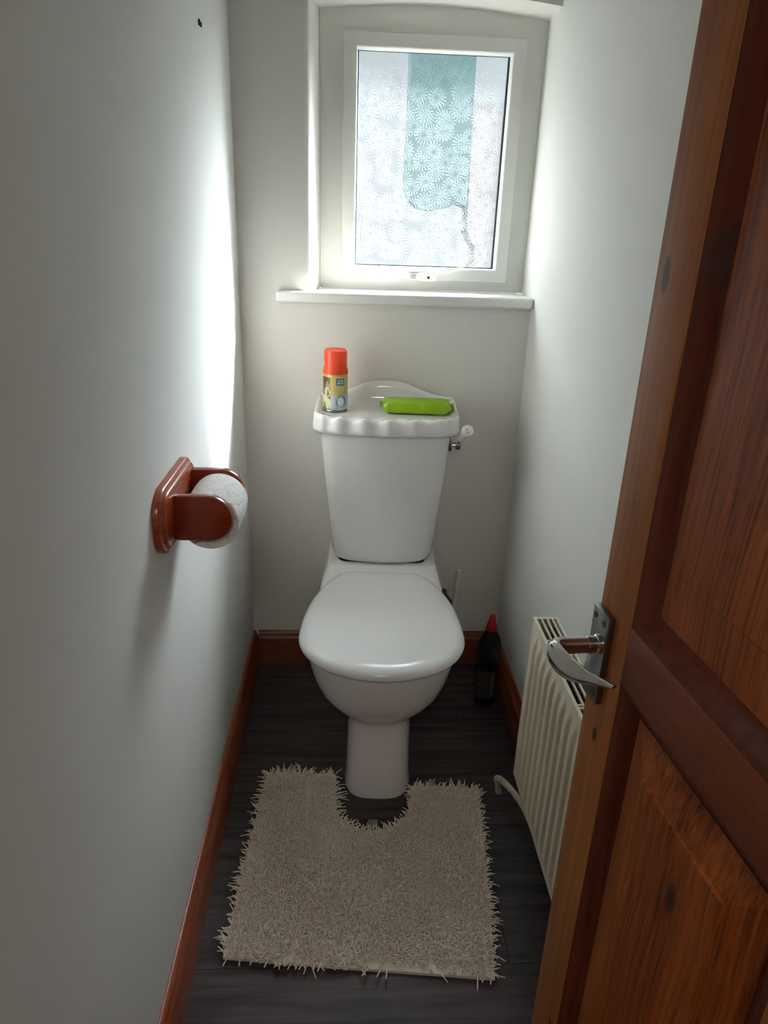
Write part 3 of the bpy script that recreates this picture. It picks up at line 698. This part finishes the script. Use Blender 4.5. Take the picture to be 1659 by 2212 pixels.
def arm(yc):
    o = [(.017, -.040), (.017, .034)]
    r = .037
    for i in range(17): a = PI / 2 - PI * i / 16; o.append((.068 + r * math.cos(a), -.003 + r * math.sin(a)))
    mb = MB(); mb.prism(o, 'y', yc - .0075, yc + .0075, .0022, 2); return mb.build('arm', M_holdx, th)
arm(-.0505); arm(.0785)
mb = MB(); mb.tube([(.0635, -.046, -.005), (.0635, .074, -.005)], .0085, 16); mb.build('spindle', M_holdx, th)
tr_ = empty('toilet_roll', (.0655, -.797, .829)); tag(tr_, 'white quilted toilet roll on the wooden wall holder', 'toilet roll')
def tissue():
    m = mat('tissue_paper', (.83, .81, .80), .95, spec=.1); t = m.node_tree; b = t.nodes['Principled BSDF']; L = t.links.new
    co = N(t, 'ShaderNodeTexCoord'); v = N(t, 'ShaderNodeTexVoronoi', feature='DISTANCE_TO_EDGE'); v.inputs['Scale'].default_value = 45
    nn = N(t, 'ShaderNodeTexNoise'); nn.inputs['Scale'].default_value = 60; L(co.outputs['Object'], nn.inputs['Vector'])
    s_ = N(t, 'ShaderNodeVectorMath', operation='MULTIPLY_ADD'); L(nn.outputs['Color'], s_.inputs[0]); s_.inputs[1].default_value = (.012, .012, .012); L(co.outputs['Object'], s_.inputs[2]); L(s_.outputs[0], v.inputs['Vector'])
    r = N(t, 'ShaderNodeMapRange'); r.inputs[1].default_value = .0; r.inputs[2].default_value = .05; L(v.outputs['Distance'], r.inputs[0])
    bp = N(t, 'ShaderNodeBump'); bp.inputs['Strength'].default_value = .8; bp.inputs['Distance'].default_value = .0012; L(r.outputs[0], bp.inputs['Height']); L(bp.outputs[0], b.inputs['Normal'])
    return m
mb = MB(); mb.lathe([(.0205, -.053), (.0455, -.053), (.0467, -.051), (.0470, -.046), (.0470, .044), (.0467, .049), (.0455, .051), (.0205, .051)], (0, 0, 0), 'y', 56, cap=False); mb.build('paper', tissue(), tr_, 50)
mb = MB(); mb.lathe([(.0205, -.0515), (.0195, -.0515), (.0195, .0515), (.0205, .0515)], (0, 0, 0), 'y', 40, cap=False); mb.build('cardboard_core', mat('cardboard', (.35, .25, .17), .9), tr_, 50)

# small hook high on the left wall
mb = MB(); mb.box((0, -.0075, -.0012), (.002, .0075, .0012), .0005); mb.box((0, -.009, -.005), (.0035, -.0065, .005), .0005); mb.box((0, .0065, -.004), (.0035, .009, .004), .0005)
hk = mb.build('picture_hook', M_screw, None, loc=(0, -.344, 1.605)); tag(hk, 'tiny dark metal picture fixing high on the left wall', 'hook')

# ------------------------------------------------------------------ behind and beside the toilet
sp = empty('supply_pipe', (.614, -.022, 0)); tag(sp, 'thin white plastic pipe standing against back wall right of toilet', 'pipe')
mb = MB(); mb.tube([(-.018, -.002, .015), (-.012, .0, .10), (-.002, .002, .24), (.004, .003, .333)], .0075, 14); mb.build('pipe_run', M_pipe2, sp)
mb = MB(); mb.box((-.052, .006, .235), (-.028, .022, .262), .003); mb.tube([(-.030, .012, .247), (-.006, .006, .215)], .004, 10); mb.build('pipe_clip', mat('brown_box', (.10, .06, .04), .5), sp)
bt = empty('cleaner_bottle', (.688, -.205, 0)); bt.scale = (1.08, 1.08, 1); tag(bt, 'black cleaner bottle with red cap on floor right of toilet', 'bottle')
def oval(z, a, b, n=36): return [(a * math.cos(2 * PI * i / n), b * math.sin(2 * PI * i / n), z) for i in range(n)]
mb = MB(); mb.loft([oval(*p) for p in ((0, .024, .019), (.004, .027, .022), (.06, .0265, .0215), (.12, .0255, .021), (.130, .027, .022), (.16, .0305, .024), (.185, .031, .024), (.205, .0285, .022), (.225, .022, .018), (.238, .016, .015), (.243, .0145, .0145))]); mb.build('bottle_body', M_black, bt, 60)
mb = MB(); mb.loft([oval(*p) for p in ((.025, .0272, .0223), (.118, .0262, .0217))], False, False); lb_ = mb.build('bottle_label', M_greylab, bt, 60)
mb = MB(); mb.loft([[(.0272 * math.cos(a) * 1.01, .0223 * math.sin(a) * 1.015, z) for a in [math.radians(-75 + 5 * i) for i in range(5)]] for z in (.035, .115)], False, False, closed=False); mb.build('label_strip', M_silver, lb_, 60)
mb = MB(); mb.loft([oval(*p) for p in ((.242, .0135, .0135), (.244, .0150, .0150), (.262, .0125, .0125), (.270, .0090, .009), (.288, .0065, .0065), (.291, .004, .004))]); mb.build('bottle_cap', M_redcap, bt, 50)

# ------------------------------------------------------------------ pedestal mat
rug = empty('pedestal_mat', (.33, -.78, 0)); tag(rug, 'cream shaggy U-shaped mat on the floor round the toilet foot', 'bath mat')
poly = [(.096, -.494), (.176, -.499), (.262, -.503), (.264, -.56), (.265, -.610), (.272, -.635), (.287, -.653), (.315, -.672), (.352, -.681), (.385, -.674), (.412, -.656), (.430, -.635), (.438, -.610), (.444, -.575), (.449, -.544), (.53, -.548), (.612, -.553), (.602, -.66), (.592, -.764), (.578, -.90), (.563, -1.022), (.42, -1.008), (.251, -.992), (.064, -.972), (.068, -.88), (.073, -.79), (.082, -.65)]
poly = [(x - .33, y + .78) for x, y in poly]
mb = MB(); mb.prism(poly, 'z', .0005, .007); mb.build('mat_backing', M_back_rug, rug, 0)
def inside(x, y):
    c = False; j = len(poly) - 1
    for i in range(len(poly)):
        xi, yi = poly[i]; xj, yj = poly[j]
        if (yi > y) != (yj > y) and x < (xj - xi) * (y - yi) / (yj - yi) + xi: c = not c
        j = i
    return c
def edge_d(x, y):
    best = 9; bn = (0, 0)
    for i in range(len(poly)):
        x0, y0 = poly[i]; x1, y1 = poly[(i + 1) % len(poly)]; dx, dy = x1 - x0, y1 - y0
        t = max(0, min(1, ((x - x0) * dx + (y - y0) * dy) / (dx * dx + dy * dy))); qx, qy = x0 + t * dx - x, y0 + t * dy - y
        d = math.hypot(qx, qy)
        if d < best: best = d; bn = (qx / (d + 1e-6), qy / (d + 1e-6))
    return best, bn
vs = []; fs = []
from mathutils import noise as mnoise
sp_ = .0046; gx = -.28
while gx < .30:
    gy = -.26
    while gy < .30:
        x = gx + random.uniform(-.5, .5) * sp_; y = gy + random.uniform(-.5, .5) * sp_; gy += sp_
        if not inside(x, y): continue
        d, nn_ = edge_d(x, y)
        front = nn_[1] < -.7
        if front and d < .014 and .0 < x < .20 and random.random() < .85: continue
        tang = mnoise.noise_vector(Vector((x * 13, y * 13, 3.1)))
        ed = max(0, 1 - d / .022)
        lx = tang.x * .9 + random.gauss(0, .55) + nn_[0] * ed * 1.0; ly = tang.y * .9 - .15 + random.gauss(0, .55) + nn_[1] * ed * 1.0
        h = random.uniform(.013, .020); r0 = random.uniform(.0014, .0021); a0 = random.uniform(0, 2)
        b = len(vs)
        for (t, rr) in ((0, .9), (.5, 1.0), (.92, .8)):
            px_, py_, pz_ = x + lx * h * t * t * .9, y + ly * h * t * t * .9, .005 + h * (t - .25 * t * t * min(1.4, math.hypot(lx, ly)))
            for k_ in range(3): a = a0 + 2.094 * k_; vs.append((px_ + rr * r0 * math.cos(a), py_ + rr * r0 * math.sin(a), pz_))
        for s_ in range(2):
            for k_ in range(3): k2 = (k_ + 1) % 3; fs.append((b + s_ * 3 + k_, b + s_ * 3 + k2, b + s_ * 3 + 3 + k2, b + s_ * 3 + 3 + k_))
        fs.append((b + 6, b + 7, b + 8))
    gx += sp_
me = bpy.data.meshes.new('pile'); me.from_pydata(vs, [], fs); me.materials.append(M_rug); me.shade_smooth()
po_ = bpy.data.objects.new('pile', me); COL.objects.link(po_); po_.parent = rug; po_['kind'] = 'stuff'
mb = MB(); mb.box((.010, .104, .010), (.032, .128, .0112)); mb.build('care_tag', M_tag, rug, 0)
